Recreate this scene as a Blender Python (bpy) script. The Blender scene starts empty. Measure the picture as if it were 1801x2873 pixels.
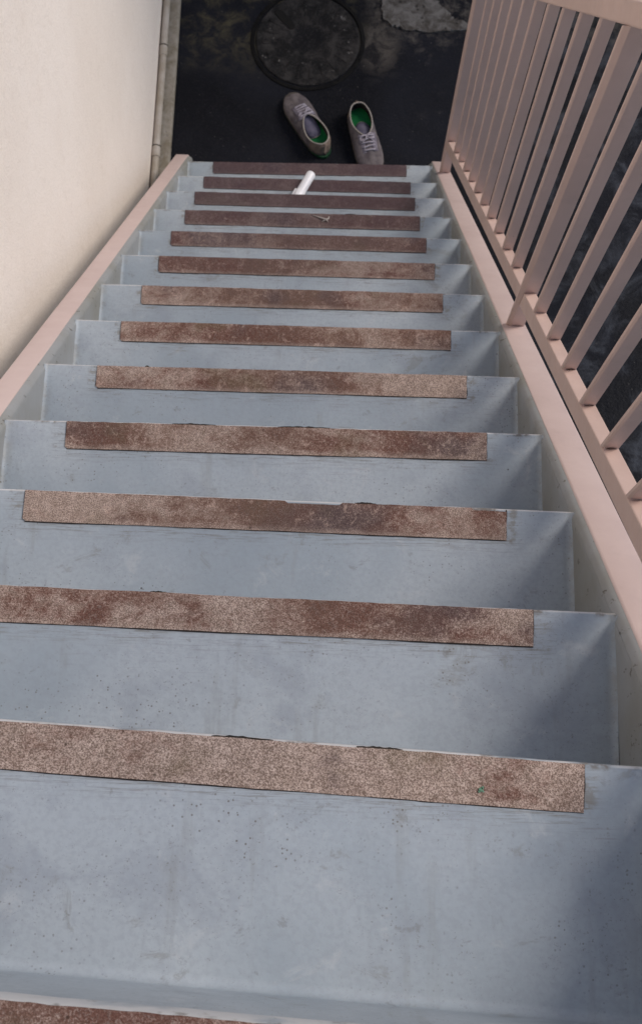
import bpy, bmesh, math, random
from mathutils import Vector, Matrix, noise
random.seed(7)
sc = bpy.context.scene
C = sc.collection
G_, R_ = 0.18045, 0.21412          # going and rise of one step
M_ = R_ / G_
GZ = -14 * R_                      # ground level
NX0, NX1 = -0.4310, 0.4270         # inner faces of the stringers
PI = math.pi

# ------------------------------------------------------------------ helpers
def link(name, bm, mats, parent=None, smooth=False, autosmooth=None):
    me = bpy.data.meshes.new(name)
    bm.normal_update(); bm.to_mesh(me); bm.free()
    for m in (mats if isinstance(mats, (list, tuple)) else [mats]): me.materials.append(m)
    if smooth:
        for p in me.polygons: p.use_smooth = True
        if autosmooth: me.set_sharp_from_angle(angle=math.radians(autosmooth))
    o = bpy.data.objects.new(name, me); C.objects.link(o)
    if parent: o.parent = parent
    return o
def thing(name, label, cat, loc=(0, 0, 0), rz=0.0, group=None):
    o = bpy.data.objects.new(name, None); C.objects.link(o); o.empty_display_size = .05
    o.location = loc; o.rotation_euler = (0, 0, rz)
    o['label'] = label; o['category'] = cat
    if group: o['group'] = group
    return o
def tag(o, label, cat):
    o['label'] = label; o['category'] = cat; return o
def hexa(bm, P, bev=0.0, mi=0):
    """box from 8 points, ordered bottom 4 (ccw) then top 4"""
    v = [bm.verts.new(p) for p in P]
    fs = []
    for q in ((3, 2, 1, 0), (4, 5, 6, 7), (0, 1, 5, 4), (1, 2, 6, 5), (2, 3, 7, 6), (3, 0, 4, 7)):
        f = bm.faces.new([v[i] for i in q]); f.material_index = mi; fs.append(f)
    if bev:
        es = list({e for f in fs for e in f.edges})
        bmesh.ops.bevel(bm, geom=es, offset=bev, segments=2, affect='EDGES', profile=.5)
    return v
def box(bm, x0, x1, y0, y1, z0, z1, bev=0.0, mi=0):
    return hexa(bm, [(x0, y0, z0), (x1, y0, z0), (x1, y1, z0), (x0, y1, z0), (x0, y0, z1), (x1, y0, z1), (x1, y1, z1), (x0, y1, z1)], bev, mi)
def slope(y): return -M_ * y
def sbox(bm, x0, x1, y0, y1, h0, h1, bev=0.0, mi=0):
    """box that follows the pitch; h0/h1 are (at y0, at y1) offsets over the nosing line"""
    if not isinstance(h0, tuple): h0 = (h0, h0)
    if not isinstance(h1, tuple): h1 = (h1, h1)
    a, b = slope(y0), slope(y1)
    return hexa(bm, [(x0, y0, a + h0[0]), (x1, y0, a + h0[0]), (x1, y1, b + h0[1]), (x0, y1, b + h0[1]),
                     (x0, y0, a + h1[0]), (x1, y0, a + h1[0]), (x1, y1, b + h1[1]), (x0, y1, b + h1[1])], bev, mi)
def tube(bm, pts, rad, n=10, cap=True, closed=False, mi=0):
    pts = [Vector(p) for p in pts]
    rads = rad if isinstance(rad, (list, tuple)) else [rad] * len(pts)
    rings = []; N = len(pts); up = None
    for i, p in enumerate(pts):
        if closed: t = pts[(i + 1) % N] - pts[i - 1]
        else: t = pts[min(i + 1, N - 1)] - pts[max(i - 1, 0)]
        t.normalize()
        if up is None: up = Vector((0, 0, 1)) if abs(t.z) < .9 else Vector((1, 0, 0))
        a = t.cross(up); 
        if a.length < 1e-5: a = t.cross(Vector((0, 1, 0)))
        a.normalize(); b = a.cross(t).normalized(); up = b
        rings.append([bm.verts.new(p + (a * math.cos(2 * PI * k / n) + b * math.sin(2 * PI * k / n)) * rads[i]) for k in range(n)])
    for i in range(N if closed else N - 1):
        r0, r1 = rings[i], rings[(i + 1) % N]
        for k in range(n):
            f = bm.faces.new((r0[k], r0[(k + 1) % n], r1[(k + 1) % n], r1[k])); f.material_index = mi
    if cap and not closed:
        bm.faces.new(rings[0][::-1]).material_index = mi; bm.faces.new(rings[-1]).material_index = mi
    return rings

# ------------------------------------------------------------------ node materials
class NM:
    def __init__(s, name, rough=.6, spec=.4):
        s.m = bpy.data.materials.new(name); s.m.use_nodes = True
        s.t = s.m.node_tree; s.b = s.t.nodes['Principled BSDF']
        s.b.inputs['Roughness'].default_value = rough
        s.b.inputs['Specular IOR Level'].default_value = spec
        s.geo = s.t.nodes.new('ShaderNodeNewGeometry'); s.tc = s.t.nodes.new('ShaderNodeTexCoord')
        s.pos = s.geo.outputs['Position']; s.obj = s.tc.outputs['Object']
    def _in(s, sock, v):
        if isinstance(v, bpy.types.NodeSocket): s.t.links.new(v, sock)
        elif v is not None:
            if isinstance(v, (tuple, list)) and len(v) == 3 and sock.type == 'RGBA': v = (*v, 1)
            sock.default_value = v
    def math(s, op, a, b=None, c=None, clamp=False):
        n = s.t.nodes.new('ShaderNodeMath'); n.operation = op; n.use_clamp = clamp
        s._in(n.inputs[0], a); s._in(n.inputs[1], b); s._in(n.inputs[2], c); return n.outputs[0]
    def map(s, vec, scale=(1, 1, 1), loc=(0, 0, 0), rot=(0, 0, 0)):
        n = s.t.nodes.new('ShaderNodeMapping'); s._in(n.inputs[0], vec)
        n.inputs['Scale'].default_value = scale; n.inputs['Location'].default_value = loc; n.inputs['Rotation'].default_value = rot
        return n.outputs[0]
    def noise(s, vec, scale, detail=4, rough=.55, dist=0.0):
        n = s.t.nodes.new('ShaderNodeTexNoise'); s._in(n.inputs['Vector'], vec)
        n.inputs['Scale'].default_value = scale; n.inputs['Detail'].default_value = detail
        n.inputs['Roughness'].default_value = rough; n.inputs['Distortion'].default_value = dist
        return n.outputs[0]
    def voro(s, vec, scale, rnd=1.0):
        n = s.t.nodes.new('ShaderNodeTexVoronoi'); s._in(n.inputs['Vector'], vec)
        n.inputs['Scale'].default_value = scale; n.inputs['Randomness'].default_value = rnd
        return n.outputs['Distance'], n.outputs['Color']
    def step(s, v, a, b, lo=0.0, hi=1.0):
        n = s.t.nodes.new('ShaderNodeMapRange'); n.interpolation_type = 'SMOOTHSTEP'
        s._in(n.inputs[0], v)
        if a <= b:
            n.inputs[1].default_value = a; n.inputs[2].default_value = b; n.inputs[3].default_value = lo; n.inputs[4].default_value = hi
        else:
            n.inputs[1].default_value = b; n.inputs[2].default_value = a; n.inputs[3].default_value = hi; n.inputs[4].default_value = lo
        return n.outputs[0]
    def mix(s, f, a, b, mode='MIX'):
        n = s.t.nodes.new('ShaderNodeMix'); n.data_type = 'RGBA'; n.blend_type = mode
        s._in(n.inputs[0], f); s._in(n.inputs[6], a); s._in(n.inputs[7], b); return n.outputs[2]
    def xyz(s, vec):
        n = s.t.nodes.new('ShaderNodeSeparateXYZ'); s._in(n.inputs[0], vec); return n.outputs
    def rnd(s):
        n = s.t.nodes.new('ShaderNodeObjectInfo'); return n.outputs['Random']
    def offs(s, vec, f, k=37.0):
        n = s.t.nodes.new('ShaderNodeVectorMath'); n.operation = 'ADD'; s._in(n.inputs[0], vec)
        c = s.t.nodes.new('ShaderNodeCombineXYZ'); q = s.math('MULTIPLY', f, k)
        for i in range(3): s._in(c.inputs[i], q)
        s._in(n.inputs[1], c.outputs[0]); return n.outputs[0]
    def color(s, c): s._in(s.b.inputs['Base Color'], c)
    def rough(s, r): s._in(s.b.inputs['Roughness'], r)
    def bump(s, h, dist, strength=1.0, prev=None):
        n = s.t.nodes.new('ShaderNodeBump'); s._in(n.inputs['Height'], h)
        n.inputs['Distance'].default_value = dist; n.inputs['Strength'].default_value = strength
        if prev is not None: s._in(n.inputs['Normal'], prev)
        s._in(s.b.inputs['Normal'], n.outputs[0]); return n.outputs[0]

def mat_steel():
    """grey-blue paint of treads and stringer webs, with grime, rusty specks and scuffs"""
    k = NM('grey_blue_paint', .5, .35)
    P = k.pos
    big = k.noise(P, 2.6, 3, .55, .4); mid = k.noise(P, 9, 4, .6, .5); fine = k.noise(P, 160, 2, .6)
    col = k.mix(k.step(big, .36, .66), (.258, .302, .340), (.338, .378, .412))
    col = k.mix(k.math('MULTIPLY', k.step(mid, .5, .72), .42), col, (.198, .224, .268))
    # greenish brown dirt film in blotches
    film = k.math('MULTIPLY', k.step(k.noise(k.map(P, (1, 1, 1), (5, 2, 9)), 11, 6, .68, 1.0), .56, .74), k.step(k.noise(k.map(P, (1, 1, 1), (3, 7, 1)), 3, 2), .42, .62))
    col = k.mix(k.math('MULTIPLY', film, .30), col, (.16, .155, .12))
    # grey-brown smudges with frayed outlines, a few per step
    sm = k.noise(k.map(P, (1, 1.4, 1.4), (11, 3, 5)), 13, 6, .72, .8)
    col = k.mix(k.math('MULTIPLY', k.step(sm, .60, .68), .34), col, (.15, .142, .115))
    sm2 = k.noise(k.map(P, (1, 1, 1), (1, 13, 5)), 30, 5, .75, .4)
    col = k.mix(k.math('MULTIPLY', k.step(sm2, .63, .70), .35), col, (.125, .115, .105))
    # pale worn patches where the top coat has thinned
    pw = k.noise(k.map(P, (1, 1, 1), (21, 3, 15)), 17, 6, .7, .6)
    col = k.mix(k.math('MULTIPLY', k.step(pw, .58, .70), .30), col, (.46, .47, .48))
    # porous speckle of the sprayed coat
    po = k.noise(P, 330, 3, .75)
    col = k.mix(k.math('MULTIPLY', k.math('MULTIPLY', k.step(po, .60, .68), k.step(mid, .38, .60)), .55), col, (.13, .12, .11))
    # vertical run marks
    run = k.step(k.noise(k.map(P, (26, 3.0, 3.0), (1, 0, 0)), 1.0, 4, .65), .60, .74)
    col = k.mix(k.math('MULTIPLY', run, .30), col, (.19, .19, .175))
    col = k.mix(k.math('MULTIPLY', k.step(fine, .40, .68), .22), col, (.22, .24, .27))
    # fine pepper specks, gathered in clouds
    d, c = k.voro(P, 230); cx = k.xyz(c)
    cloud = k.step(k.noise(k.map(P, (1, 1, 1), (2, 4, 6)), 7, 3, .6), .44, .66)
    sp = k.math('MULTIPLY', k.math('MULTIPLY', k.step(d, .30, .18), k.math('GREATER_THAN', cx[0], .74)), cloud)
    col = k.mix(k.math('MULTIPLY', sp, .75), col, (.10, .085, .07))
    d2, c2 = k.voro(P, 24); c2x = k.xyz(c2)
    sp2 = k.math('MULTIPLY', k.step(d2, .045, .025), k.math('GREATER_THAN', c2x[1], .66))
    col = k.mix(k.math('MULTIPLY', sp2, .7), col, (.05, .035, .028))
    d3, c3 = k.voro(k.map(P, (1, 1, 1), (.3, .1, .2)), 60); c3x = k.xyz(c3)
    sp3 = k.math('MULTIPLY', k.step(d3, .075, .04), k.math('GREATER_THAN', c3x[2], .80))
    col = k.mix(k.math('MULTIPLY', sp3, .6), col, (.09, .07, .055))
    # dirt where the grip strip ends: object space of each tread (x right, y out to the nosing = 0)
    ox = k.xyz(k.obj); X, Y, Z = ox[0], ox[1], ox[2]
    wob = k.noise(k.map(P, (9, 9, 9)), 1, 3)
    onx = k.step(k.math('ABSOLUTE', X), .372, .335)
    yy = k.math('ADD', Y, k.math('MULTIPLY', k.math('SUBTRACT', wob, .5), .012))
    band = k.math('MULTIPLY', k.math('MULTIPLY', k.step(yy, -.075, -.050), k.math('GREATER_THAN', Z, -.006)), onx)
    scr = k.step(k.noise(k.map(P, (7, 120, 120)), 3.0, 5, .75), .47, .66)
    col = k.mix(k.math('MULTIPLY', k.math('MULTIPLY', band, scr), .6), col, (.135, .122, .10))
    # faint longer scratches further back
    band2 = k.math('MULTIPLY', k.math('MULTIPLY', k.step(yy, -.115, -.065), k.step(k.noise(k.map(P, (1, 1, 1), (8, 8, 1)), 6, 2), .5, .62)), k.math('GREATER_THAN', Z, -.006))
    scr2 = k.step(k.noise(k.map(P, (5, 150, 150), (3, 3, 3)), 3.0, 4, .75), .56, .68)
    col = k.mix(k.math('MULTIPLY', k.math('MULTIPLY', band2, scr2), .35), col, (.17, .13, .13))
    rub = k.math('MULTIPLY', k.step(k.math('ABSOLUTE', k.math('ADD', Y, .0008)), .0028, .0008), k.step(k.noise(k.map(P, (12, 12, 12), (5, 1, 1)), 1, 3), .34, .5))
    col = k.mix(k.math('MULTIPLY', rub, .75), col, (.56, .55, .54))
    # grime against the nosing edge
    nose = k.math('MULTIPLY', k.step(k.math('ABSOLUTE', k.math('ADD', Y, .002)), .006, .001), k.step(k.noise(k.map(P, (22, 22, 22)), 1, 4, .7), .52, .66))
    col = k.mix(k.math('MULTIPLY', nose, .8), col, (.10, .08, .06))
    endd = k.math('MULTIPLY', k.step(k.math('ABSOLUTE', k.math('SUBTRACT', k.math('ABSOLUTE', X), .345)), .012, .002), k.math('MULTIPLY', k.step(yy, -.055, -.045), k.step(k.noise(k.map(P, (40, 60, 40)), 1, 4, .7), .48, .62)))
    col = k.mix(k.math('MULTIPLY', endd, .6), col, (.15, .13, .10))
    # dirt in the inner corner with the stringers
    side = k.math('MULTIPLY', k.step(k.math('ABSOLUTE', X), .412, .4285), k.step(k.noise(k.map(P, (30, 30, 30)), 1, 4, .7), .40, .66))
    col = k.mix(k.math('MULTIPLY', side, .45), col, (.20, .185, .15))
    k.color(col)
    k.rough(k.step(mid, .3, .7, .42, .6))
    h = k.math('ADD', k.math('MULTIPLY', k.noise(P, 95, 2, .5), .5), k.math('MULTIPLY', k.noise(P, 14, 2), 1.6))
    k.bump(k.math('SUBTRACT', h, k.math('MULTIPLY', k.math('ADD', sp2, sp3), .7)), .0013, .7)
    return k.m

def mat_web():
    k = NM('grey_olive_paint', .55, .3); P = k.pos
    col = k.mix(k.step(k.noise(P, 6, 4, .6), .35, .68), (.29, .30, .305), (.24, .238, .215))
    col = k.mix(k.math('MULTIPLY', k.step(k.noise(k.map(P, (14, 14, 14)), 1, 5, .72), .56, .72), .4), col, (.17, .155, .12))
    col = k.mix(k.math('MULTIPLY', k.step(k.noise(k.map(P, (55, 55, 30), (4, 1, 2)), 1, 4, .7), .62, .70), .8), col, (.06, .045, .03))
    d, c = k.voro(P, 60); sp = k.math('MULTIPLY', k.step(d, .12, .06), k.math('GREATER_THAN', k.xyz(c)[0], .8))
    col = k.mix(k.math('MULTIPLY', sp, .7), col, (.08, .06, .045))
    k.color(col); k.bump(k.noise(P, 60, 3), .0008, .5); return k.m

def mat_grip():
    """sand-coated anti-slip strip, tan where new, red brown and near black where worn"""
    k = NM('gritty_brown_strip', .88, .15)
    P = k.pos; ox = k.xyz(k.obj)
    Q = k.offs(P, k.rnd(), 11.0)
    grain = k.noise(Q, 700, 3, .72); g2 = k.noise(Q, 900, 2, .8); worm = k.noise(k.map(Q, (1, 1, 1), (6, 6, 6)), 280, 3, .7, 1.2)
    a = k.noise(k.map(Q, (1, 1.5, 1)), 5.5, 6, .66, .7); b = k.noise(k.map(Q, (1, 1.2, 1), (4, 4, 4)), 21, 6, .74, .8); c2 = k.noise(k.map(Q, (1, 1, 1), (9, 1, 4)), 3.2, 2)
    m3 = k.noise(k.map(Q, (1, 1, 1), (1, 8, 4)), 60, 4, .7, .6)
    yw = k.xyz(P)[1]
    base = k.mix(k.step(m3, .35, .65), (.33, .255, .213), (.43, .34, .292))
    col = k.mix(k.math('MULTIPLY', k.step(grain, .55, .42), .68), base, (.13, .085, .065))
    col = k.mix(k.math('MULTIPLY', k.step(grain, .58, .72), .55), col, (.56, .45, .38))
    raw = k.math('ADD', k.math('ADD', k.math('MULTIPLY', a, .46), k.math('MULTIPLY', b, .34)), k.math('MULTIPLY', k.math('ADD', worm, m3), .10))
    at = k.t.nodes.new('ShaderNodeAttribute'); at.attribute_name = 'wear'
    raw = k.math('ADD', raw, k.math('MULTIPLY', at.outputs['Fac'], .062))
    wear = k.step(raw, .43, .56)
    edge = k.step(k.math('ADD', ox[1], k.math('MULTIPLY', b, .012)), -.040, -.030, .25, 1.0)
    wear = k.math('MULTIPLY', wear, edge)
    red = k.mix(k.step(c2, .40, .60), (.150, .084, .062), (.125, .052, .038))
    dk = k.mix(k.step(k.noise(k.map(Q, (1, 1, 1), (2, 9, 3)), 5, 3), .54, .68), red, (.088, .060, .062))
    wg = k.math('MULTIPLY', wear, k.step(worm, .66, .46, .30, 1.0))
    col = k.mix(k.math('MULTIPLY', wg, .92), col, dk)
    deep = k.math('MULTIPLY', k.step(raw, .53, .61), k.step(worm, .42, .60))
    col = k.mix(k.math('MULTIPLY', deep, .55), col, (.045, .026, .022))
    cr = k.math('MULTIPLY', k.step(m3, .58, .68), k.step(yw, .3, .6, .15, .5))
    col = k.mix(cr, col, (.46, .34, .28))
    moss = k.math('MULTIPLY', k.step(k.noise(k.map(Q, (1, 1, 1), (7, 3, 3)), 9, 3), .58, .70), .30)
    col = k.mix(moss, col, (.12, .10, .055))
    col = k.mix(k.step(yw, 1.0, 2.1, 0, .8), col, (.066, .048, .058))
    d, c = k.voro(Q, 75); pit = k.math('MULTIPLY', k.step(d, .16, .07), k.math('GREATER_THAN', k.xyz(c)[1], .90))
    col = k.mix(k.math('MULTIPLY', pit, .7), col, (.045, .028, .02))
    gcol = k.mix(k.step(k.math('ADD', k.math('MULTIPLY', grain, .5), k.math('MULTIPLY', worm, .5)), .40, .60), (.68, .66, .64), (1.28, 1.28, 1.28))
    col = k.mix(.85, col, gcol, 'MULTIPLY')
    k.color(col)
    k.bump(k.math('ADD', grain, k.math('MULTIPLY', g2, .5)), .0009, .8); return k.m

def mat_paint(name, c0, c1, rough=.45, dirt=.25, speck=True):
    k = NM(name, rough, .4); P = k.pos
    col = k.mix(k.step(k.noise(P, 5, 4, .6), .34, .68), c0, c1)
    if speck:
        d, c = k.voro(P, 34); sp = k.math('MULTIPLY', k.step(d, .07, .03), k.math('GREATER_THAN', k.xyz(c)[0], .86))
        col = k.mix(k.math('MULTIPLY', sp, .6), col, (.16, .10, .08))
    col = k.mix(k.math('MULTIPLY', k.step(k.noise(k.map(P, (1, 1, 1), (1, 5, 2)), 18, 5, .7), .54, .74), dirt), col, tuple(x * .55 for x in c0))
    k.color(col); k.rough(k.step(k.noise(P, 30, 3), .3, .7, rough - .06, rough + .1))
    k.bump(k.math('ADD', k.noise(P, 120, 2), k.math('MULTIPLY', k.noise(P, 20, 2), 1.3)), .0006, .45); return k.m

def mat_wall():
    k = NM('cream_stucco', .85, .2); P = k.pos
    col = k.mix(k.step(k.noise(P, 1.6, 4, .6), .32, .7), (.83, .745, .67), (.88, .80, .73))
    col = k.mix(k.math('MULTIPLY', k.step(k.noise(k.map(P, (1, 1, 1), (2, 2, 2)), 26, 5, .7), .52, .74), .18), col, (.60, .50, .42))
    fine = k.noise(P, 210, 3, .7)
    col = k.mix(k.math('MULTIPLY', k.step(fine, .44, .66), .22), col, (.48, .41, .35))
    d, c = k.voro(P, 30); sp = k.math('MULTIPLY', k.step(d, .09, .03), k.math('GREATER_THAN', k.xyz(c)[0], .86))
    col = k.mix(k.math('MULTIPLY', sp, .45), col, (.28, .21, .16))
    k.color(col)
    k.bump(k.math('ADD', fine, k.math('MULTIPLY', k.noise(P, 38, 3, .6), 1.2)), .0032, .55); return k.m

def mat_ground():
    k = NM('dark_damp_asphalt', .7, .10); P = k.pos; xy = k.xyz(P)
    n1 = k.noise(P, 2.4, 5, .62, .5); n2 = k.noise(P, 11, 6, .7, .4); n3 = k.noise(P, 130, 3, .75)
    col = k.mix(k.step(n1, .38, .66), (.0048, .0053, .0078), (.0105, .0115, .0165))
    # pale silt stains
    st = k.math('MULTIPLY', k.step(n2, .56, .74), k.step(k.noise(k.map(P, (1, 1, 1), (4, 1, 0)), 1.9, 3, .6), .50, .66))
    col = k.mix(k.math('MULTIPLY', st, .5), col, (.045, .042, .044))
    # damp side beyond the railing: cloudy grey silt
    east = k.step(xy[0], .66, .95)
    cl = k.math('MULTIPLY', k.step(k.noise(k.map(P, (1, 1, 1), (6, 6, 0)), 6.5, 6, .74, .8), .44, .70), east)
    col = k.mix(k.math('MULTIPLY', cl, .7), col, (.07, .076, .09))
    # brown moss towards the wall and round the cover
    my = k.step(k.math('ADD', xy[1], k.math('MULTIPLY', n1, .3)), 2.96, 3.22)
    mo = k.math('MULTIPLY', k.math('MULTIPLY', k.step(n2, .42, .66), my), k.step(xy[0], .35, .0))
    col = k.mix(k.math('MULTIPLY', mo, .85), col, (.070, .062, .040))
    # worn paler concrete right of the cover
    dx = k.math('SUBTRACT', xy[0], .245); dy = k.math('SUBTRACT', xy[1], 2.99)
    rr = k.math('SQRT', k.math('ADD', k.math('MULTIPLY', k.math('MULTIPLY', dx, dx), 1.9), k.math('MULTIPLY', dy, dy)))
    rr = k.math('ADD', rr, k.math('MULTIPLY', k.math('SUBTRACT', n2, .5), .34))
    pat = k.math('MULTIPLY', k.step(rr, .15, .08), k.step(n2, .38, .62, .12, 1))
    col = k.mix(k.math('MULTIPLY', pat, .9), col, (.085, .075, .066))
    wc = k.step(k.math('ADD', xy[1], k.math('MULTIPLY', k.math('SUBTRACT', n2, .5), .5)), 2.98, 3.12)
    wc = k.math('MULTIPLY', k.math('MULTIPLY', wc, k.step(xy[0], .15, .26)), k.step(k.noise(k.map(P, (1, 1, 1), (2, 2, 0)), 17, 6, .75), .40, .60))
    col = k.mix(k.math('MULTIPLY', wc, .85), col, (.085, .076, .068))
    d, c = k.voro(P, 90); gr = k.math('MULTIPLY', k.step(d, .2, .1), k.math('GREATER_THAN', k.xyz(c)[0], .955))
    col = k.mix(k.math('MULTIPLY', gr, .8), col, (.12, .115, .105))
    col = k.mix(k.math('MULTIPLY', k.step(n3, .5, .68), .45), col, (.022, .021, .024))
    k.color(col); k.rough(k.step(n1, .35, .65, .5, .75))
    k.bump(k.math('ADD', n3, k.math('MULTIPLY', n2, 2.0)), .004, .7); return k.m

def mat_concrete(name, c0, c1, pit=.6):
    k = NM(name, .9, .15); P = k.pos
    n = k.noise(P, 24, 6, .72, .4)
    col = k.mix(k.step(n, .34, .66), c0, c1)
    d, c = k.voro(P, 46); pt = k.math('MULTIPLY', k.step(d, .34, .16), k.math('GREATER_THAN', k.xyz(c)[0], .66))
    col = k.mix(k.math('MULTIPLY', pt, pit), col, tuple(x * .16 for x in c0))
    k.color(col); k.bump(k.math('SUBTRACT', n, k.math('MULTIPLY', pt, .5)), .006, .9); return k.m

def mat_cover():
    k = NM('worn_cover_concrete', .8, .2); P = k.obj; ox = k.xyz(P)
    n = k.noise(P, 16, 6, .72, .5); n3 = k.noise(P, 120, 3, .7)
    col = k.mix(k.step(n, .40, .68), (.0065, .0064, .007), (.036, .033, .032))
    r = k.math('SQRT', k.math('ADD', k.math('MULTIPLY', ox[0], ox[0]), k.math('MULTIPLY', ox[1], ox[1])))
    r2 = k.math('ADD', r, k.math('MULTIPLY', k.math('SUBTRACT', n, .5), .05))
    col = k.mix(k.math('MULTIPLY', k.step(r2, .075, .05), .85), col, (.004, .0044, .006))
    w = k.math('MULTIPLY', k.step(k.noise(k.map(P, (1, 1, 1), (3, 2, 0)), 34, 4, .7), .63, .72), k.step(r, .07, .11))
    col = k.mix(k.math('MULTIPLY', w, .8), col, (.20, .19, .18))
    col = k.mix(k.math('MULTIPLY', k.step(n3, .5, .7), .35), col, (.055, .05, .048))
    k.color(col); k.bump(k.math('ADD', n3, n), .003, .8); return k.m

def mat_plain(name, c0, c1, scale=40, rough=.7, bump=.0006, spec=.3):
    k = NM(name, rough, spec); P = k.obj
    n = k.noise(P, scale, 4, .65); col = k.mix(k.step(n, .34, .68), c0, c1); k.color(col)
    k.bump(k.noise(P, scale * 8, 3), bump, .6); return k.m

M = dict(
    steel=mat_steel(), web=mat_web(), grip=mat_grip(),
    pink=mat_paint('pink_beige_paint', (.525, .412, .385), (.565, .45, .42), .5, .14),
    rail=mat_paint('dusty_pink_rail_paint', (.54, .398, .345), (.59, .437, .38), .48, .14, True),
    wall=mat_wall(), ground=mat_ground(), cover=mat_cover(),
    patch=mat_concrete('pale_rough_concrete', (.15, .142, .135), (.05, .044, .038)),
    ring=mat_concrete('dark_ring_concrete', (.0035, .0035, .004), (.010, .0095, .009), .3),
    plinth=mat_concrete('cream_plinth', (.27, .245, .21), (.18, .155, .115), .05),
    pipe=mat_plain('aged_cream_plastic', (.40, .36, .32), (.30, .26, .21), 14, .5, .0004),
    hole=mat_plain('black_dirt', (.004, .004, .004), (.008, .007, .006), 40, .9),
    umber=mat_plain('brown_foot_mark', (.13, .075, .05), (.20, .13, .10), 160, .85),
    white=mat_plain('white_plastic', (.80, .80, .82), (.74, .74, .77), 30, .35, .0001, .5),
    stalk=mat_plain('dry_stalk', (.30, .27, .25), (.42, .38, .35), 60, .8),
    dark=mat_plain('torn_black_backing', (.02, .016, .014), (.035, .026, .02), 60, .85),
    green=mat_plain('green_fleck_paint', (.10, .20, .13), (.14, .24, .17), 90, .6),
    canvas=mat_plain('grey_mauve_canvas', (.150, .130, .130), (.075, .063, .070), 22, .9, .0008, .15),
    facing=mat_plain('pale_mauve_facing', (.19, .17, .20), (.13, .115, .14), 34, .9, .0008, .15),
    trim=mat_plain('cream_binding', (.34, .31, .275), (.25, .225, .20), 60, .85, .0008, .15),
    suede=mat_plain('tan_suede', (.19, .145, .115), (.13, .10, .085), 40, .9, .0006, .1),
    lining=mat_plain('dark_grey_lining', (.05, .045, .042), (.035, .03, .03), 50, .95, .0006, .1),
    insole=mat_plain('bright_green_insole', (.007, .125, .036), (.006, .095, .028), 70, .8, .0006, .15),
    sole=mat_plain('green_rubber', (.004, .042, .015), (.003, .030, .011), 60, .6, .0004, .3),
    midsole=mat_plain('dirty_white_rubber', (.085, .072, .062), (.055, .045, .040), 40, .7, .0005, .3),
    lace=mat_plain('pale_lilac_lace', (.36, .33, .37), (.24, .215, .25), 80, .9, .0006, .1),
    tongue=mat_plain('blue_grey_tongue', (.14, .13, .175), (.09, .085, .125), 40, .9, .0008, .1),
)

# ------------------------------------------------------------------ setting
bm = bmesh.new()
box(bm, -60, 60, -60, 60, GZ - .3, GZ)
g = link('ground', bm, M['ground']); g['kind'] = 'structure'; 

def blob(bm, pts, z0, z1, rough=.006, sub=5):
    out = []
    n = len(pts)
    for i in range(n):
        a, b = Vector(pts[i]), Vector(pts[(i + 1) % n])
        for j in range(sub):
            p = a.lerp(b, j / sub); q = p + Vector((random.uniform(-rough, rough), random.uniform(-rough, rough))); out.append(q)
    vb = [bm.verts.new((p.x, p.y, z0)) for p in out]; vt = [bm.verts.new((p.x, p.y, z1)) for p in out]
    bm.faces.new(vt); bm.faces.new(vb[::-1])
    for i in range(len(out)):
        bm.faces.new((vb[i], vb[(i + 1) % len(out)], vt[(i + 1) % len(out)], vt[i]))
bm = bmesh.new()
blob(bm, [(.262, 3.112), (.30, 3.082), (.338, 3.066), (.42, 3.056), (.52, 3.064), (.62, 3.066), (.80, 3.07), (.80, 3.10), (.62, 3.10), (.53, 3.112), (.515, 3.15), (.47, 3.19), (.44, 3.24), (.46, 3.40), (.30, 3.42), (.262, 3.25), (.25, 3.17)], GZ - .01, GZ + .008, .007)
p = link('concrete_patch', bm, M['patch']); p['kind'] = 'structure'; 

# house: side wall beside the flight, plinth, and an added unseen wall that shades the lower steps
house = thing('house', 'cream stuccoed house wall left of the stairs, down to the dark ground', 'house', (-.595, 1, GZ))
def child(name, bm, m, parent, **kw):
    bmesh.ops.translate(bm, verts=bm.verts, vec=-Vector(parent.location))
    return link(name, bm, m, parent, **kw)
bm = bmesh.new()
# front face has a faint trowelled waviness
ny, nz = 120, 90; y0, y1, z0, z1 = -3.0, 3.95, GZ - .05, 3.2
gv = [[bm.verts.new((-.595 + .004 * noise.noise(Vector((y0 + (y1 - y0) * i / ny, z0 + (z1 - z0) * j / nz, 3)) * 1.3), y0 + (y1 - y0) * i / ny, z0 + (z1 - z0) * j / nz)) for j in range(nz + 1)] for i in range(ny + 1)]
for i in range(ny):
    for j in range(nz): bm.faces.new((gv[i][j], gv[i + 1][j], gv[i + 1][j + 1], gv[i][j + 1]))
box(bm, -.80, -.602, y0, y1, z0, z1)
child('side_wall', bm, M['wall'], house, smooth=True, autosmooth=40)
bm = bmesh.new()
prof = [(-.593, .0), (-.526, .0), (-.526, .014), (-.529, .019), (-.535, .021), (-.593, .021)]
rows = []
for i in range(61):
    y = -1.0 + 4.9 * i / 60; w = .0025 * noise.noise(Vector((y * 3, 1, 1)))
    rows.append([bm.verts.new((x + (w if x > -.56 else 0), y, GZ + z + (.0015 * noise.noise(Vector((y * 5, x * 30, 4))) if z > .01 else -.004))) for x, z in prof])
for i in range(60):
    for j in range(len(prof)):
        bm.faces.new((rows[i][j], rows[i + 1][j], rows[i + 1][(j + 1) % 6], rows[i][(j + 1) % 6]))
bm.faces.new(rows[0]); bm.faces.new(rows[-1][::-1])
child('plinth', bm, M['plinth'], house, smooth=True, autosmooth=50)

bm = bmesh.new(); box(bm, -.80, 3.4, 4.55, 4.75, GZ, 1.3, .004)  # added wall, never in frame: blocks low sky to darken the lower steps
child('shade_wall', bm, M['patch'], house)
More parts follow.
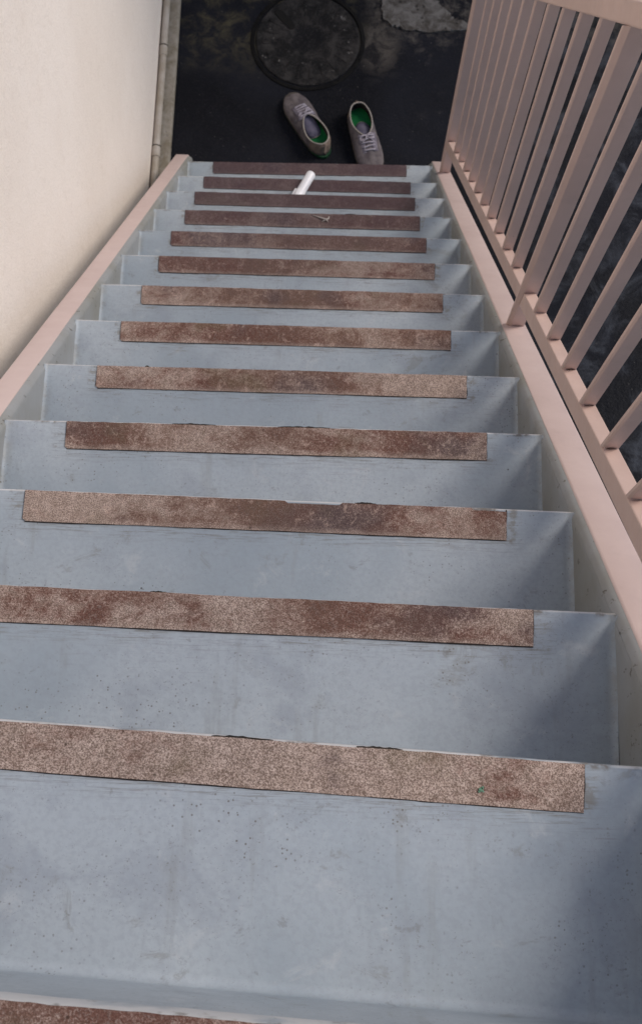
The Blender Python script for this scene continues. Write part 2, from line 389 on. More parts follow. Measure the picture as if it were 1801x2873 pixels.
# thin pipe lying on the plinth against the wall
pipe = thing('drain_pipe', 'thin aged cream pipe with couplings lying along the base of the wall', 'pipe', (-.5745, 2.0, GZ + .021))
def px(y): return -.5765 - .006 * math.exp(-((y - 3.02) / .16) ** 2) * 0 + .0022 * noise.noise(Vector((y * 2.2, 0, 7)))
bm = bmesh.new(); tube(bm, [(px(-.9 + i * .05), -.9 + i * .05, GZ + .037 + .001 * math.sin(i)) for i in range(94)], .0135, 16)
child('pipe', bm, M['pipe'], pipe, smooth=True, autosmooth=50)
for yc in (2.915, 2.485, 1.55, .6):
    bm = bmesh.new(); tube(bm, [(px(yc), yc - .022, GZ + .037), (px(yc), yc - .0215, GZ + .037), (px(yc), yc + .019, GZ + .037), (px(yc), yc + .020, GZ + .037)], [.0148, .0158, .0158, .0148], 18)
    tube(bm, [(px(yc), yc + .0205, GZ + .037), (px(yc), yc + .0235, GZ + .037)], .0162, 18, mi=1)
    child('coupling', bm, [M['pipe'], M['dark']], pipe, smooth=True, autosmooth=40)

# manhole
mh = thing('manhole_cover', 'round worn manhole cover in the dark ground beyond the shoes', 'manhole cover', (-.030, 3.005, GZ))
def ringmesh(bm, prof, n=96, mi=0):
    rows = [[bm.verts.new((r * math.cos(2 * PI * k / n), r * math.sin(2 * PI * k / n), z)) for k in range(n)] for r, z in prof]
    for a, b in zip(rows, rows[1:]):
        for k in range(n): bm.faces.new((a[k], a[(k + 1) % n], b[(k + 1) % n], b[k])).material_index = mi
    return rows
bm = bmesh.new()
ringmesh(bm, [(.222, -.004), (.220, .0035), (.217, .005), (.207, .005), (.205, .002), (.205, -.004)])
link('frame_ring', bm, M['ring'], mh, smooth=True, autosmooth=40)
bm = bmesh.new()
rows = ringmesh(bm, [(.199, -.003), (.199, .003), (.196, .006), (.188, .0068), (.184, .0052), (.12, .0062), (.062, .0070), (.056, .0052), (.03, .0052)])
bm.faces.new(rows[-1])
for k in range(20):          # low radial ribs
    a = 2 * PI * k / 20 + .1
    if abs(a - 2.15) < .25: continue
    ca, sa = math.cos(a), math.sin(a)
    def rp(r, t, z): return (r * ca - t * sa, r * sa + t * ca, z)
    r0, r1 = .108 + .01 * random.random(), .165 + .01 * random.random(); t = .0045
    hexa(bm, [rp(r0, -t, .002), rp(r1, -t * 1.5, .002), rp(r1, t * 1.5, .002), rp(r0, t, .002), rp(r0, -t, .0078), rp(r1, -t * 1.5, .0082), rp(r1, t * 1.5, .0082), rp(r0, t, .0078)], .001)
link('lid', bm, M['cover'], mh, smooth=True, autosmooth=35)
bm = bmesh.new()
slot = [(-.012, 0), (-.010, .006), (.010, .007), (.030, -.002)]
a = Vector((-.113, .116)); b = Vector((-.066, .060)); d = (b - a).normalized(); nrm = Vector((-d.y, d.x)); pts = []
for s in range(9): t = PI / 2 + PI * s / 8; pts.append(a + (d * math.cos(t) + nrm * math.sin(t)) * .015)
for s in range(9): t = -PI / 2 + PI * s / 8; pts.append(b + (d * math.cos(t) + nrm * math.sin(t)) * .015)
vb = [bm.verts.new((q.x, q.y, .0083)) for q in pts]; vl = [bm.verts.new((a.lerp(b, .5) + (q - a.lerp(b, .5)) * 1.10).to_3d() + Vector((0, 0, .0050))) for q in pts]
bm.faces.new(vb)
for i in range(len(pts)): bm.faces.new((vl[i], vl[(i + 1) % len(pts)], vb[(i + 1) % len(pts)], vb[i]))
link('lifting_slot', bm, M['hole'], mh)

# ------------------------------------------------------------------ the staircase
st = thing('staircase', 'steep grey painted steel stairs with brown grip strips and pink edged stringers', 'staircase', (0, 0, 0))
def wob(x, s, amp=.0007): return amp * noise.noise(Vector((x * 9, s * 3.7, 1.3))) + amp * .6 * noise.noise(Vector((x * 31, s * 5.1, 2)))
adj = {1: (.0097, .045), 2: (.0062, .018), 3: (.0018, .012), 13: (.004, -.012), 12: (-.003, 0)}   # slight crookedness: (offset, turn)
bow = {k: random.uniform(-.0012, .0012) for k in range(14)}
def tread_mesh(k, going, slant=0.0, depth=None):
    """bent plate: lip, top, fillet, riser; local origin = nosing"""
    prof = [(-.0005, -.034), (.0, -.030), (.0, -.004), (-.0009, -.0014), (-.003, 0.0)]
    nb = 6
    for j in range(1, nb): prof.append((-.003 - (going - .010) * j / nb, 0.0))
    rad = .011
    if depth is None:
        yb = -(going + .010)
        for j in range(7):
            t = PI / 2 * j / 6; prof.append((yb + rad - rad * math.sin(t), rad - rad * math.cos(t)))
        prof.append((-(going + .004), R_ - .036)); prof.append((-(going + .0035), R_ - .006))
    else:
        prof.append((-depth, 0.0))
    bm = bmesh.new(); x0, x1 = NX0 - .002, NX1 + .002
    if depth: x0, x1 = -.50, .50
    xs = [x0, x0 + .002, x0 + .004, x0 + .006, x0 + .009] + [x0 + .012 + (x1 - x0 - .024) * i / 70 for i in range(71)] + [x1 - .009, x1 - .006, x1 - .004, x1 - .002, x1]
    nx = len(xs) - 1
    rows = []
    for i in range(nx + 1):
        x = xs[i]; row = []
        for y, z in prof:
            if depth is None and y < -.004: y *= (going + slant * x) / going
            dy = wob(x, k) + bow[k] * (1 - (x / .44) ** 2) if y > -.004 else 0
            dz = .0012 * noise.noise(Vector((x * 3.1, y * 4 + k * 7, k))) if (y < -.02) else .0004 * noise.noise(Vector((x * 14, k, 2)))
            # small raised weld fillets where the plate meets the stringers
            e = min(x - x0, x1 - x)
            if depth is None and e < .009 and y < -.002 and z < .02: dz += .005 * (1 - e / .009) ** 2
            row.append(bm.verts.new((x, y + dy, z + dz)))
        rows.append(row)
    for i in range(nx):
        for j in range(len(prof) - 1):
            bm.faces.new((rows[i][j], rows[i][j + 1], rows[i + 1][j + 1], rows[i + 1][j]))
    bmesh.ops.recalc_face_normals(bm, faces=bm.faces)
    up = sum(f.normal.z for f in bm.faces)
    if up < 0: bmesh.ops.reverse_faces(bm, faces=bm.faces)
    ret = bmesh.ops.solidify(bm, geom=bm.faces[:], thickness=.003)
    return bm
SD = .046
torn = {4: [(-.165, -.095, 'd'), (.005, .09, 'd')], 3: [(.03, .105, 'n'), (.125, .155, 'd'), (.29, .34, 'n')], 2: [(-.12, -.10, 'd')], 1: [(-.02, .04, 'd'), (.12, .165, 'd')], 10: [(.12, .15, 'd')], 5: [(-.25, -.243, 'd')]}
WEAR = {0: (-.1, [(-.1, .2, .3)]), 1: (-.65, [(.26, .05, 1.0), (-.2, .06, .5), (.05, .09, -.9)]), 2: (-.25, [(.20, .11, 1.5), (-.20, .08, .7), (-.02, .07, -.4)]),
        3: (.1, [(.12, .15, 1.2), (-.10, .09, .7), (-.29, .07, -1.1)]), 4: (.0, [(-.27, .07, 1.1), (.26, .08, 1.3), (.02, .14, -.3)]),
        5: (.1, [(-.27, .06, .6), (.06, .16, .6), (.31, .04, -.7)]), 6: (.55, [(0, .2, .4)]), 7: (.45, [(.05, .15, .5), (.31, .04, -.6)])}
def strip_mesh(k, xl, xr, sd):
    """thin gritty strip, slightly ragged along the nosing, rounded rear corners"""
    bm = bmesh.new(); nx = 150; rows = []
    rc = .0035
    for i in range(nx + 1):
        x = xl + (xr - xl) * i / nx
        e = min(x - xl, xr - x); back = -sd + .0005 * noise.noise(Vector((x * 22, k, 9))) 
        if e < rc and x < 0: back += rc - math.sqrt(max(0, rc * rc - (rc - e) ** 2))
        front = -.0016 + wob(x, k) + .0006 * noise.noise(Vector((x * 60, k * 2.2, 5)))
        if k in (4, 3, 12): front += .0006 * abs(noise.noise(Vector((x * 20, k, 3))))
        for a, b, m in torn.get(k, []):
            if m == 'n' and a < x < b: front -= .0032
        sag = .0008
        row = []
        for j in range(9):
            y = back + (front - back) * j / 8
            z = .0022 + .0003 * noise.noise(Vector((x * 16, y * 30, k)))
            if j == 8: z -= .0006
            row.append(bm.verts.new((x, y, z)))
        row.append(bm.verts.new((x, front, -.0002))); row.insert(0, bm.verts.new((x, back - .0001, -.0004)))
        rows.append(row)
    for i in range(nx):
        for j in range(10):
            bm.faces.new((rows[i][j], rows[i][j + 1], rows[i + 1][j + 1], rows[i + 1][j])).material_index = 0
    for row in (rows[0], rows[-1]): bm.faces.new(row)
    bmesh.ops.recalc_face_normals(bm, faces=bm.faces)
    if sum(f.normal.z for f in bm.faces) < 0: bmesh.ops.reverse_faces(bm, faces=bm.faces)
    # torn black backing peeling past the nosing
    for a, b, m in torn.get(k, []):
        if m == 'd':
            n = 14; top = []; bot = []
            for i in range(n + 1):
                t = i / n; x = a + (b - a) * t
                w = (-.0004 + .0021 * math.sin(PI * t) ** .8 * (.25 + .75 * random.random()))
                top.append(bm.verts.new((x, -.0004 + w, .0012 + .0006 * random.random()))); bot.append(bm.verts.new((x, -.0024, .0010)))
            for i in range(n): bm.faces.new((bot[i], top[i], top[i + 1], bot[i + 1])).material_index = 1
    # narrow dark seam of glue and dirt along the rear edge and the ends
    def seam(pts, w):
        vs = [(bm.verts.new((x, y, .0011)), bm.verts.new((x2, y2, .0009))) for (x, y, x2, y2) in pts]
        for (a, b), (c, d) in zip(vs, vs[1:]): bm.faces.new((a, b, d, c)).material_index = 1
    pts = []
    for i in range(90):
        x = xl + .003 + (xr - xl - .003) * i / 89; w = max(.0002, .0009 + .0012 * noise.noise(Vector((x * 9, k * 1.7, 2))) + .0006 * noise.noise(Vector((x * 50, k, 7))))
        pts.append((x, -sd + .0008, x, -sd - w))
    seam(pts, 0)
    wl_ = bm.verts.layers.float.new('wear'); b0, gs = WEAR.get(k, (.65, []))
    for v in bm.verts: v[wl_] = b0 + sum(a_ * math.exp(-((v.co.x - c_) / h_) ** 2) for c_, h_, a_ in gs)
    for xe, s in ((xl, -1), (xr, 1)):
        pts = []
        for i in range(14):
            y = -.002 - (sd - .006) * i / 13; w = max(.0002, .0008 + .0012 * noise.noise(Vector((y * 60, k * 1.7, s))))
            pts.append((xe - s * .0008, y, xe + s * w, y))
        seam(pts, 0)
    return bm
LDY, LYAW = -.0285, .056
X = {1: (-.345, .340), 2: (-.34, .332), 3: (-.334, .336), 4: (-.334, .340), 5: (-.337, .335), 6: (-.340, .330), 7: (-.340, .336), 8: (-.340, .338), 9: (-.346, .336), 10: (-.342, .336), 11: (-.345, .338), 12: (-.346, .340), 13: (-.342, .340)}
for k in range(0, 14):
    dy, yaw = adj.get(k, (0, 0)) if k else (LDY, LYAW)
    if k == 0:
        tr = link('landing', tread_mesh(0, .9, depth=1.38), M['steel'], st, smooth=True, autosmooth=35)
    else:
        pdy = (adj.get(k - 1, (0, 0)) if k > 1 else (LDY, LYAW))
        tr = link('tread', tread_mesh(k, G_ + dy - pdy[0], slant=pdy[1] - yaw), M['steel'], st, smooth=True, autosmooth=35)
    tr.location = (0, k * G_ + dy, -k * R_); tr.rotation_euler = (0, 0, -yaw)
    xl, xr = X.get(k, (-.34, .34))
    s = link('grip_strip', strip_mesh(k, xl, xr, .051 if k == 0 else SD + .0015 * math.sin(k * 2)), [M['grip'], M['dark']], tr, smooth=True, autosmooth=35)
    if k == 1:
        bm = bmesh.new()
        for q in ((0, 0, .0022), (.0016, .0020, .0014), (-.0014, -.0018, .0013), (.0022, -.0012, .001)):
            vs = [bm.verts.new((.2413 + q[0] + q[2] * math.cos(t * PI / 4) * random.uniform(.7, 1.2), -.033 + q[1] + q[2] * math.sin(t * PI / 4) * random.uniform(.7, 1.3), .0034)) for t in range(8)]
            bm.faces.new(vs)
            cn = bm.verts.new((.2413 + q[0], -.033 + q[1], .0022))
            for t in range(8): bm.faces.new((vs[(t + 1) % 8], vs[t], cn))
        link('paint_fleck', bm, M['green'], tr)

# stringers: grey web, pink flange on top
def stringer(xi, xo, s, fi):
    bm = bmesh.new(); a, b = min(xi, xi + s * .006), max(xi, xi + s * .006)
    ys = [-.05, 2.42]
    # web: follows the pitch, stands on the ground
    top = -.012; bot = -.30
    poly = [(-.05, -.012), (0.0, -.012), (2.415, slope(2.415) + top), (2.415, GZ - .01), (2.30, GZ - .01), (-.05, slope(-.05) + bot - .05)]
    va = [bm.verts.new((a, y, z)) for y, z in poly]; vb = [bm.verts.new((b, y, z)) for y, z in poly]
    bm.faces.new(va); bm.faces.new(vb[::-1])
    for i in range(len(poly)):
        j = (i + 1) % len(poly); bm.faces.new((va[i], vb[i], vb[j], va[j]))
    bmesh.ops.recalc_face_normals(bm, faces=bm.faces)
    # rounded, thickly painted shoulder between the web and the flange
    d_ = abs(fi - xi)
    pf = [(0, -.030), (0, -.016), (.0012, -.0095), (.0038, -.0038), (.0075, -.0002), (d_ + .001, .0016), (d_ + .001, -.030)]
    rows = []
    for i in range(61):
        y = -.015 + 2.425 * i / 60
        rows.append([bm.verts.new((xi + s * (q - .0003) + .0007 * noise.noise(Vector((y * 11, s, h * 60))), y, slope(y) + h + .0007 * noise.noise(Vector((y * 8, s * 3, q * 90))))) for q, h in pf])
    sf = []
    for i in range(60):
        for j in range(len(pf)):
            q = (j + 1) % len(pf); sf.append(bm.faces.new((rows[i][j], rows[i + 1][j], rows[i + 1][q], rows[i][q])))
    sf.append(bm.faces.new(rows[0])); sf.append(bm.faces.new(rows[-1][::-1]))
    bmesh.ops.recalc_face_normals(bm, faces=sf)
    w = link('stringer', bm, M['web'], st, smooth=True, autosmooth=40)
    bm = bmesh.new(); x0, x1 = min(fi, xo), max(fi, xo)
    n = 40
    rows = []
    rr = .005
    pf = [(x0, -.009), (x0, .004 - rr), (x0 + rr * .3, .004 - rr * .3), (x0 + rr, .004), (x1 - rr, .004), (x1 - rr * .3, .004 - rr * .3), (x1, .004 - rr), (x1, -.045), (x1 - .006, -.045), (x1 - .006, -.009)]
    if s < 0: pf = [(x0 + x1 - x, h) for x, h in pf][::-1]
    for i in range(n + 1):
        y = -.02 + 2.445 * i / n
        rows.append([bm.verts.new((x + .0006 * noise.noise(Vector((y * 4, s, h * 90))), y, slope(y) + h + .0008 * noise.noise(Vector((y * 3, s * 3, 5))))) for x, h in pf])
    for i in range(n):
        for j in range(len(pf)):
            q = (j + 1) % len(pf); bm.faces.new((rows[i][j], rows[i + 1][j], rows[i + 1][q], rows[i][q]))
    bm.faces.new(rows[0]); bm.faces.new(rows[-1][::-1])
    bmesh.ops.remove_doubles(bm, verts=bm.verts, dist=1e-6)
    bmesh.ops.recalc_face_normals(bm, faces=bm.faces)
    link('flange', bm, M['pink'], w, smooth=True, autosmooth=40)
stringer(NX1, .4895, 1, .4380)
stringer(NX0, -.4905, -1, -.4430)

# ------------------------------------------------------------------ railing
rl = thing('stair_railing', 'dusty pink steel railing with flat balusters along the right of the stairs', 'railing', (.47, 1.1, slope(1.1)))
def rtop(y): return .127 + .032 * y
XR0, XR1 = .4560, .4795
posts = [2.278, 1.1105, .10]
def rchild(name, bm): return child(name, bm, M['rail'], rl)
for a, b in ((posts[2] + .0062, posts[1] - .0062), (posts[1] + .0062, posts[0] - .0062)):
    bm = bmesh.new(); sbox(bm, XR0, XR1, a, b, (rtop(a) - .054, rtop(b) - .056), (rtop(a), rtop(b)), .0018); rchild('bottom_rail', bm)
def upright(bm, plan, y, h0, h1, bev=.0008, mi=0):
    """prism over a plan outline; both ends cut to the pitch of the flight"""
    lo = [bm.verts.new((px_, y + py_, slope(y + py_) + h0)) for px_, py_ in plan]
    hi = [bm.verts.new((px_, y + py_, slope(y + py_) + h1)) for px_, py_ in plan]
    n = len(plan); fs = [bm.faces.new(lo), bm.faces.new(hi[::-1])]
    for i in range(n): fs.append(bm.faces.new((lo[i], lo[(i + 1) % n], hi[(i + 1) % n], hi[i])))
    bmesh.ops.recalc_face_normals(bm, faces=fs)
    if bev: bmesh.ops.bevel(bm, geom=list({e for f in fs for e in f.edges}), offset=bev, segments=2, affect='EDGES', profile=.5)
def foot_mark(bm, x0, x1, yf, z, hgt):  # brown arc drawn low on the front face of an upright
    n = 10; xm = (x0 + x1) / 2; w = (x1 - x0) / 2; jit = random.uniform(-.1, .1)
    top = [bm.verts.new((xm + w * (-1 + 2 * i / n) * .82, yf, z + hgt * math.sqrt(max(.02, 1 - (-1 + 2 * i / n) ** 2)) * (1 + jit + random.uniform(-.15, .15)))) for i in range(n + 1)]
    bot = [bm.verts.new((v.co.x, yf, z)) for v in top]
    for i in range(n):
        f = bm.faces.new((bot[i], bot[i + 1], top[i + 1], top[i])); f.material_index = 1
def bead(bm, x0, x1, yf, z, r):
    n = 9
    tube(bm, [(x0 + (x1 - x0) * i / n, yf + random.uniform(-.0003, .0003), z + random.uniform(-.0003, .0004)) for i in range(n + 1)], [r * random.uniform(.8, 1.2) for i in range(n + 1)], 6)
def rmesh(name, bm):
    bmesh.ops.translate(bm, verts=bm.verts, vec=-Vector(rl.location)); return link(name, bm, [M['rail'], M['umber']], rl)
for y in posts[:2]:
    bm = bmesh.new()
    upright(bm, [(.4485, .0065), (.4485, .0005), (.4560, -.0060), (.4835, -.0060), (.4835, .0065)], y, .003, .956)
    bead(bm, .4565, .483, y - .0063, slope(y - .006) + .0055, .0016)
    foot_mark(bm, .457, .482, y - .0064, slope(y - .006) + .006, .0035)
    rmesh('post', bm)
ys = [1.2310 + .1003 * i for i in range(10)]
ys += [1.0240, .9215, .8225, .7195, .6145, .5110, .4075]
for y in ys:
    bm = bmesh.new(); xo = random.uniform(-.0004, .0004); h = rtop(y) - .0005
    upright(bm, [(XR0 + xo, .0040), (XR0 + xo, -.0010), (XR0 + .0028 + xo, -.0040), (XR1 - .0008 + xo, -.0040), (XR1 - .0008 + xo, .0040)], y, h, .9555, .0006)
    bead(bm, XR0 + .003, XR1 - .002, y - .0043, slope(y - .004) + h + .0012, .0011)
    foot_mark(bm, XR0 + .003, XR1 - .001, y - .0052, slope(y - .004) + h + .0012, random.choice([.003, .0045, .0022, .005]))
    rmesh('baluster', bm)
bm = bmesh.new(); sbox(bm, .4525, .4885, .10, 2.30, .956, 1.004, .003); rchild('handrail', bm)

# ------------------------------------------------------------------ small things on the steps
t = thing('plastic_tube', 'small round ended white plastic tube lying on a lower step', 'tube', (-.0273, 2.0968, -12 * R_ + .0178))
d = Vector((.0436, .0872, 0)); L = .125; ang = math.atan2(d.x, d.y); t.rotation_euler = (0, 0, -ang)
bm = bmesh.new(); ra = .0155; pts = [(0, -.02, 0)]; rr = [ra * .95]
for i in range(12): pts.append((0, -.018 + (L - .018 - ra * .6) * i / 11, 0)); rr.append(ra)
yl = pts[-1][1]
for i in range(1, 9): a = PI / 2 * i / 8; pts.append((0, yl + ra * .75 * math.sin(a), 0)); rr.append(max(.0008, ra * math.cos(a)))
tube(bm, pts, rr, 28)
link('tube_body', bm, M['white'], t, smooth=True, autosmooth=50)
bm = bmesh.new(); tube(bm, [(0, -.035, 0), (0, -.034, 0), (0, .011, 0), (0, .012, 0)], [.0158, .0166, .0166, .0158], 28)
box(bm, -.0215, -.0145, -.02, .0125, -.003, .003, .0012)
link('cap', bm, M['white'], t, smooth=True, autosmooth=40)

s = bmesh.new()
z = .004
tube(s, [(0, 0, z), (.012, -.0045, z + .001), (.028, -.010, z + .003), (.040, -.015, z + .004), (.046, -.011, z + .003), (.048, -.004, z + .002)], [.0008, .0013, .0019, .0026, .0022, .001], 8)
tube(s, [(.038, -.014, z + .003), (.031, -.0185, z + .001), (.026, -.020, z)], [.002, .0015, .0007], 6)
tube(s, [(.040, -.015, z + .004), (.0445, -.020, z + .001)], [.0026, .0012], 6)
o = link('dry_stalk', s, M['stalk'], None, smooth=True); o.location = (.0265, 1.796, -10 * R_); tag(o, 'small pale dry stalk lying on a brown grip strip', 'plant debris')

# ------------------------------------------------------------------ shoes (x across, y from heel 0 to toe, z up)
L_ = .285
def lerp_tab(tab, t):
    for (a, va), (b, vb) in zip(tab, tab[1:]):
        if t <= b:
            u = (t - a) / (b - a); u = u * u * (3 - 2 * u) if False else u
            return va + (vb - va) * u
    return tab[-1][1]
def smooth_tab(tab):
    """Catmull-Rom through the table"""
    def f(t):
        n = len(tab)
        for i in range(n - 1):
            if t <= tab[i + 1][0] or i == n - 2:
                p0, p1, p2, p3 = tab[max(i - 1, 0)][1], tab[i][1], tab[i + 1][1], tab[min(i + 2, n - 1)][1]
                u = (t - tab[i][0]) / (tab[i + 1][0] - tab[i][0]); u = min(max(u, 0), 1)
                return .5 * ((2 * p1) + (-p0 + p2) * u + (2 * p0 - 5 * p1 + 4 * p2 - p3) * u * u + (-p0 + 3 * p1 - 3 * p2 + p3) * u ** 3)
    return f
wl = smooth_tab([(0, .0), (.02, .016), (.06, .028), (.14, .040), (.3, .0455), (.45, .048), (.6, .051), (.75, .051), (.87, .044), (.95, .030), (.985, .017), (1, .0)])
wr = smooth_tab([(0, .0), (.02, .016), (.06, .028), (.14, .040), (.3, .043), (.45, .044), (.6, .046), (.75, .047), (.87, .041), (.95, .029), (.985, .017), (1, .0)])
ht = smooth_tab([(0, .070), (.05, .073), (.15, .066), (.3, .061), (.42, .064), (.52, .069), (.62, .062), (.74, .050), (.87, .041), (.95, .034), (1, .022)])
def make_shoe(side, loc, rz, label):
    root = thing('shoe', label, 'shoe', loc, rz, 'pair of sneakers on the dark ground')
    WL, WR = (wl, wr) if side > 0 else (wr, wl)
    # sole slabs
    def slab(bm, grow, z0, z1, inset=0.0):
        n = 44; lo = []; 
        ring = []
        for i in range(n + 1):
            t = .5 - .5 * math.cos(PI * i / n); ring.append((-WL(t) - grow * (1 if 0 < i < n else 0), t * L_ + (grow if i == n else -grow if i == 0 else 0)))
        for i in range(n - 1, 0, -1):
            t = .5 - .5 * math.cos(PI * i / n); ring.append((WR(t) + grow, t * L_))
        def lift(y): return .006 * max(0, (y / L_ - .75) / .25) ** 2
        vb = [bm.verts.new((x * .97, y, z0 + lift(y))) for x, y in ring]; vm = [bm.verts.new((x, y, z0 + .25 * (z1 - z0) + lift(y))) for x, y in ring]; vt = [bm.verts.new((x * .99, y, z1 + lift(y))) for x, y in ring]
        bm.faces.new(vb); bm.faces.new(vt[::-1]); N = len(ring)
        for a, b in ((vb, vm), (vm, vt)):
            for i in range(N): bm.faces.new((a[i], a[(i + 1) % N], b[(i + 1) % N], b[i]))
        bmesh.ops.recalc_face_normals(bm, faces=bm.faces)
    bm = bmesh.new(); slab(bm, .0005, 0, .012)
    for v in bm.verts:
        if v.co.y < .035: v.co.y -= .010 * (1 - v.co.y / .035); v.co.x *= 1.05
    so = link('outsole', bm, M['sole'], root, smooth=True, autosmooth=50)
    # green heel counter wraps up the back of the sole
    bm = bmesh.new(); slab(bm, .0025, .010, .023); link('midsole', bm, M['midsole'], root, smooth=True, autosmooth=50)
    # upper: loft of stations; opening between t0 and t1
    t0, t1 = .04, .535
    def ow(t):
        if t <= t0 or t >= t1: return 0
        u = (t - t0) / (t1 - t0); e = math.sin(PI * u ** .82) ** .5
        return e * (.0375 + .002 * math.sin(PI * u))
    ns = 56; NS = 9; NT = 6; rows = []
    ts = [.5 - .5 * math.cos(PI * (i / ns)) for i in range(ns + 1)]
    ts = sorted(ts + [t0, t1])
    for t in ts:
        t = min(max(t, .004), .996)
        L, Rr, H = WL(t) + .001, WR(t) + .001, ht(t); o = ow(t); row = []
        ov = max(o, min(L, Rr) * .28)
        if t0 < t < t1: ov = max(o, .002)
        ov = min(ov, min(L, Rr) * .90)
        zb = .016
        cen = .0
        for s_, W in ((-1, L), (1, Rr)):
            seg = []
            for j in range(NS + 1):
                u = j / NS; a = u * PI / 2
                # side wall: rises, bulges a little, then leans in to the collar / throat
                if t0 < t < t1: x = W * (1 + .06 * math.sin(PI * min(u * 1.4, 1))) * (1 - u ** 2.2) + ov * u ** 2.2; zz = zb + (H - zb) * (1 - (1 - u) ** 1.25)
                else:
                    x = W * math.cos(a * .82) ** .75 * 1.02 if u < 1 else ov
                    x = W * (1 - u ** 2.4) * (1 + .05 * math.sin(PI * u)) + ov * u ** 2.4
                    zz = zb + (H - zb) * (math.sin(a) ** .85) * (.93 if u == 1 else .93)
                seg.append((s_ * x, zz))
            row.append(seg)
        l, r = row; top = []
        for j in range(1, NT):
            u = j / NT; x = -ov + 2 * ov * u; q = 1 - (2 * u - 1) ** 2
            top.append((x, l[-1][1] + (H * .07 * q if not (t0 < t < t1) else 0)))
        prof = l + top + r[::-1]
        rows.append((t, prof))
    bm = bmesh.new(); vr = []
    for t, prof in rows:
        vr.append([bm.verts.new((x, t * L_, z + .0012 * noise.noise(Vector((x * 60, t * 14, side))))) for x, z in prof])
    P_ = len(vr[0])
    for i in range(len(vr) - 1):
        ta, tb = rows[i][0], rows[i + 1][0]
        for j in range(P_ - 1):
            if (ta + tb) / 2 > t0 and (ta + tb) / 2 < t1 and NS <= j < NS + NT: continue
            f = bm.faces.new((vr[i][j], vr[i + 1][j], vr[i + 1][j + 1], vr[i][j + 1]))
            f.material_index = 1 if (ta < .15) else 0
    bm.faces.new(vr[0]).material_index = 1; bm.faces.new(vr[-1][::-1])
    bmesh.ops.recalc_face_normals(bm, faces=bm.faces)
    up = link('upper', bm, [M['canvas'], M['suede'], M['lining']], root, smooth=True)
    md = up.modifiers.new('thick', 'SOLIDIFY'); md.thickness = .0028; md.offset = -1; md.material_offset = 2; md.material_offset_rim = 0
    # collar binding round the opening
    pl = []; prr = []
    for (t, prof) in rows:
        if t0 <= t <= t1: pl.append((prof[NS][0], t * L_, prof[NS][1] + .0008)); prr.append((prof[NS + NT][0], t * L_, prof[NS + NT][1] + .0008))
    loop = pl + prr[::-1]
    clean = [Vector(loop[0])]
    for q in loop[1:]:
        if (Vector(q) - clean[-1]).length > .003: clean.append(Vector(q))
    if (clean[0] - clean[-1]).length < .003: clean.pop()
    for _ in range(2): clean = [(clean[i - 1] + clean[i] * 2 + clean[(i + 1) % len(clean)]) / 4 for i in range(len(clean))]
    bm = bmesh.new(); tube(bm, clean, .0027, 8, closed=True); link('collar', bm, M['trim'], root, smooth=True)
    # insole
    bm = bmesh.new(); ring = []
    n = 30
    for i in range(n + 1): t = .02 + .96 * i / n; ring.append((-WL(t) * .90, t * L_))
    for i in range(n - 1, 0, -1): t = .02 + .96 * i / n; ring.append((WR(t) * .90, t * L_))
    v1 = [bm.verts.new((x, y, .0265)) for x, y in ring]; v0 = [bm.verts.new((x, y, .0225)) for x, y in ring]
    bm.faces.new(v1); bm.faces.new(v0[::-1])
    for i in range(len(ring)): bm.faces.new((v0[i], v0[(i + 1) % len(ring)], v1[(i + 1) % len(ring)], v1[i]))
    bmesh.ops.recalc_face_normals(bm, faces=bm.faces)
    link('insole', bm, M['insole'], root)
    # tongue reaching back into the opening
    bm = bmesh.new(); gr = []
    for i in range(9):
        u = i / 8; t = .62 - .37 * u; w = (.023 + .007 * u) * (1 if i < 8 else .78); row = []
        for j in range(9):
            v = j / 8 * 2 - 1; x = v * w; edge = .014 * u * 0
            y = t * L_ + (.010 * v * v * u)
            zc = ht(t if t > .52 else .52) * .93 - .006 - .026 * u ** 1.4
            row.append(bm.verts.new((x, y, zc - .010 * v * v * (.4 + .5 * u))))
        gr.append(row)
    for i in range(8):
        for j in range(8): bm.faces.new((gr[i][j], gr[i][j + 1], gr[i + 1][j + 1], gr[i + 1][j]))
    tg = link('tongue', bm, M['tongue'], root, smooth=True)
    md = tg.modifiers.new('thick', 'SOLIDIFY'); md.thickness = .003; md.offset = 0
    e = [v.co.copy() for v in tg.data.vertices[-9:]]
    bm = bmesh.new(); tube(bm, e, .0019, 6); link('tongue_edge', bm, M['trim'], tg, smooth=True)
    # facing and laces
    def top_at(x, t):
        W = WL(t) if x < 0 else WR(t); H = ht(t)
        return H * .97 - .010 * (x / W) ** 2
    bm = bmesh.new(); tl = [.535, .58, .625, .67, .715]; hw = [.027, .026, .024, .022, .021]
    for i, (t, w) in enumerate(zip(tl, hw)):
        pts = []
        for j in range(9):
            v = j / 8 * 2 - 1; x = v * w; tt = t + .006 * v * (1 if i % 2 else -1)
            pts.append((x, tt * L_, top_at(x, tt) + .0030 + .0018 * (1 - v * v)))
        r0 = len(bm.verts); tube(bm, pts, .0034, 8)
    # bow loops and loose ends at the throat
    for s_ in (-1, 1):
        pts = []
        for j in range(15):
            a = 2 * PI * j / 14; r = .5 - .5 * math.cos(a)
            pts.append((s_ * (.003 + .026 * r * .9), .555 * L_ + .012 * math.sin(a) + s_ * .004 * r, top_at(s_ * .02 * r, .525) + .006 - .006 * r))
        tube(bm, pts, .0021, 6)
        tube(bm, [(0, .555 * L_, top_at(0, .525) + .007), (s_ * .012, .59 * L_, top_at(.012, .59) + .006), (s_ * .024, .625 * L_, top_at(.024, .625) + .002)], .002, 6)
    link('laces', bm, M['lace'], root, smooth=True)
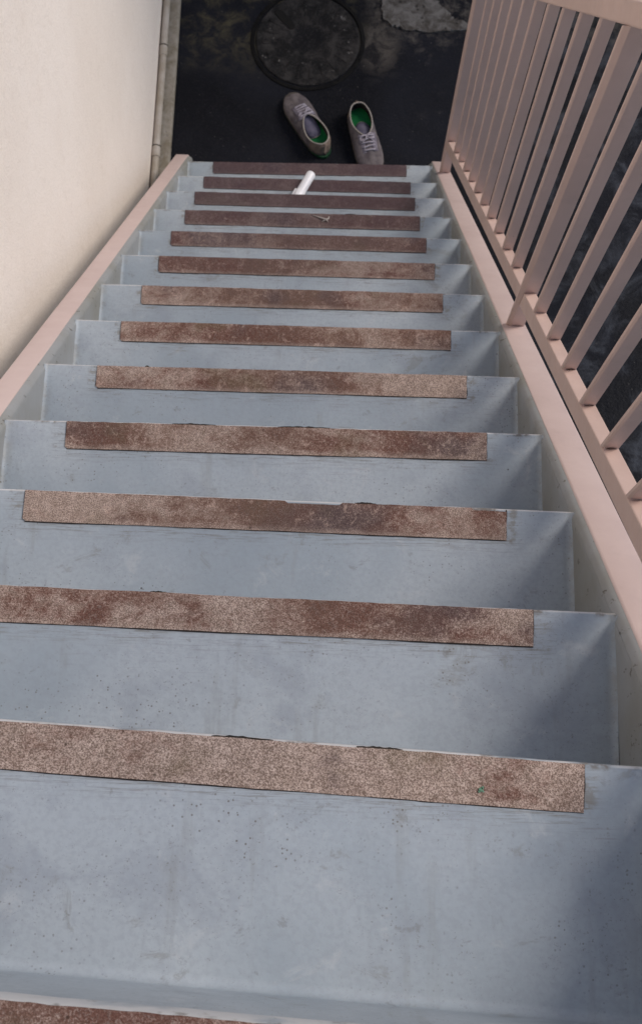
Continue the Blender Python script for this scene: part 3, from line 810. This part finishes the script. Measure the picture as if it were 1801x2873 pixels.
    # stitched eyestay panels beside the throat
    for s_ in (-1, 1):
        bm = bmesh.new(); gr = []
        for i in range(11):
            t = .50 + .24 * i / 10; row = []
            for j in range(5):
                x = s_ * (.0110 + .023 * j / 4 * (1 - .20 * i / 10)); row.append(bm.verts.new((x, t * L_, top_at(x, t) + .0012 - (.0016 if j in (0, 4) else 0))))
            gr.append(row)
        for i in range(10):
            for j in range(4): bm.faces.new((gr[i][j], gr[i][j + 1], gr[i + 1][j + 1], gr[i + 1][j]))
        es = link('eyestay', bm, M['facing'], root, smooth=True)
        md = es.modifiers.new('thick', 'SOLIDIFY'); md.thickness = .002
    return root
def aim(heel, toe):
    d = Vector(toe) - Vector(heel); return -math.atan2(d.x, d.y)
make_shoe(1, (.052, 2.508, GZ + .0005), aim((.052, 2.508), (-.090, 2.752)), 'worn grey sneaker with its heel towards the stairs, below the manhole cover')
make_shoe(-1, (.160, 2.705, GZ + .0005), aim((.160, 2.705), (.238, 2.43)), 'worn grey laced sneaker with its toe half hidden behind the bottom step')

# ------------------------------------------------------------------ camera
cam = bpy.data.cameras.new('camera'); co = bpy.data.objects.new('camera', cam); C.objects.link(co); sc.camera = co
cam.sensor_fit = 'VERTICAL'; cam.sensor_height = 24; cam.sensor_width = 24; cam.lens = 24 * 3300 / 2873
cam.clip_start = .02; cam.clip_end = 500
a, b, c = (math.radians(v) for v in (14.4039, .439, 1.2171))
Rm = Matrix.Rotation(b, 3, 'Z') @ Matrix.Rotation(a, 3, 'X') @ Matrix.Rotation(c, 3, 'Z')
co.matrix_world = Matrix.Translation((.0815, .1194, .9437)) @ Rm.to_4x4()
cam.dof.use_dof = True; cam.dof.focus_distance = 1.35; cam.dof.aperture_fstop = 11

# ------------------------------------------------------------------ light
sd = Vector((.95, .42, 1.0)).normalized()
sun = bpy.data.lights.new('sun', 'SUN'); so = bpy.data.objects.new('sun', sun); C.objects.link(so)
so.location = (3, 1, 5); so.rotation_euler = sd.to_track_quat('Z', 'Y').to_euler()
sun.energy = 1.5; sun.angle = math.radians(22); sun.color = (1.0, .90, .80)
w = bpy.data.worlds.new('World'); sc.world = w; w.use_nodes = True
nt = w.node_tree; bg = nt.nodes['Background']; sky = nt.nodes.new('ShaderNodeTexSky'); sky.sky_type = 'NISHITA'
sky.sun_disc = False; sky.sun_elevation = math.asin(sd.z); sky.sun_rotation = math.atan2(sd.x, sd.y)
sky.air_density = 1.0; sky.dust_density = .8; sky.ozone_density = 1.7
nt.links.new(sky.outputs[0], bg.inputs[0]); bg.inputs[1].default_value = .09
sc.view_settings.view_transform = 'Standard'; sc.view_settings.look = 'None'; sc.view_settings.exposure = .78; sc.view_settings.gamma = 1
sc.cycles.use_denoising = True; sc.cycles.max_bounces = 8
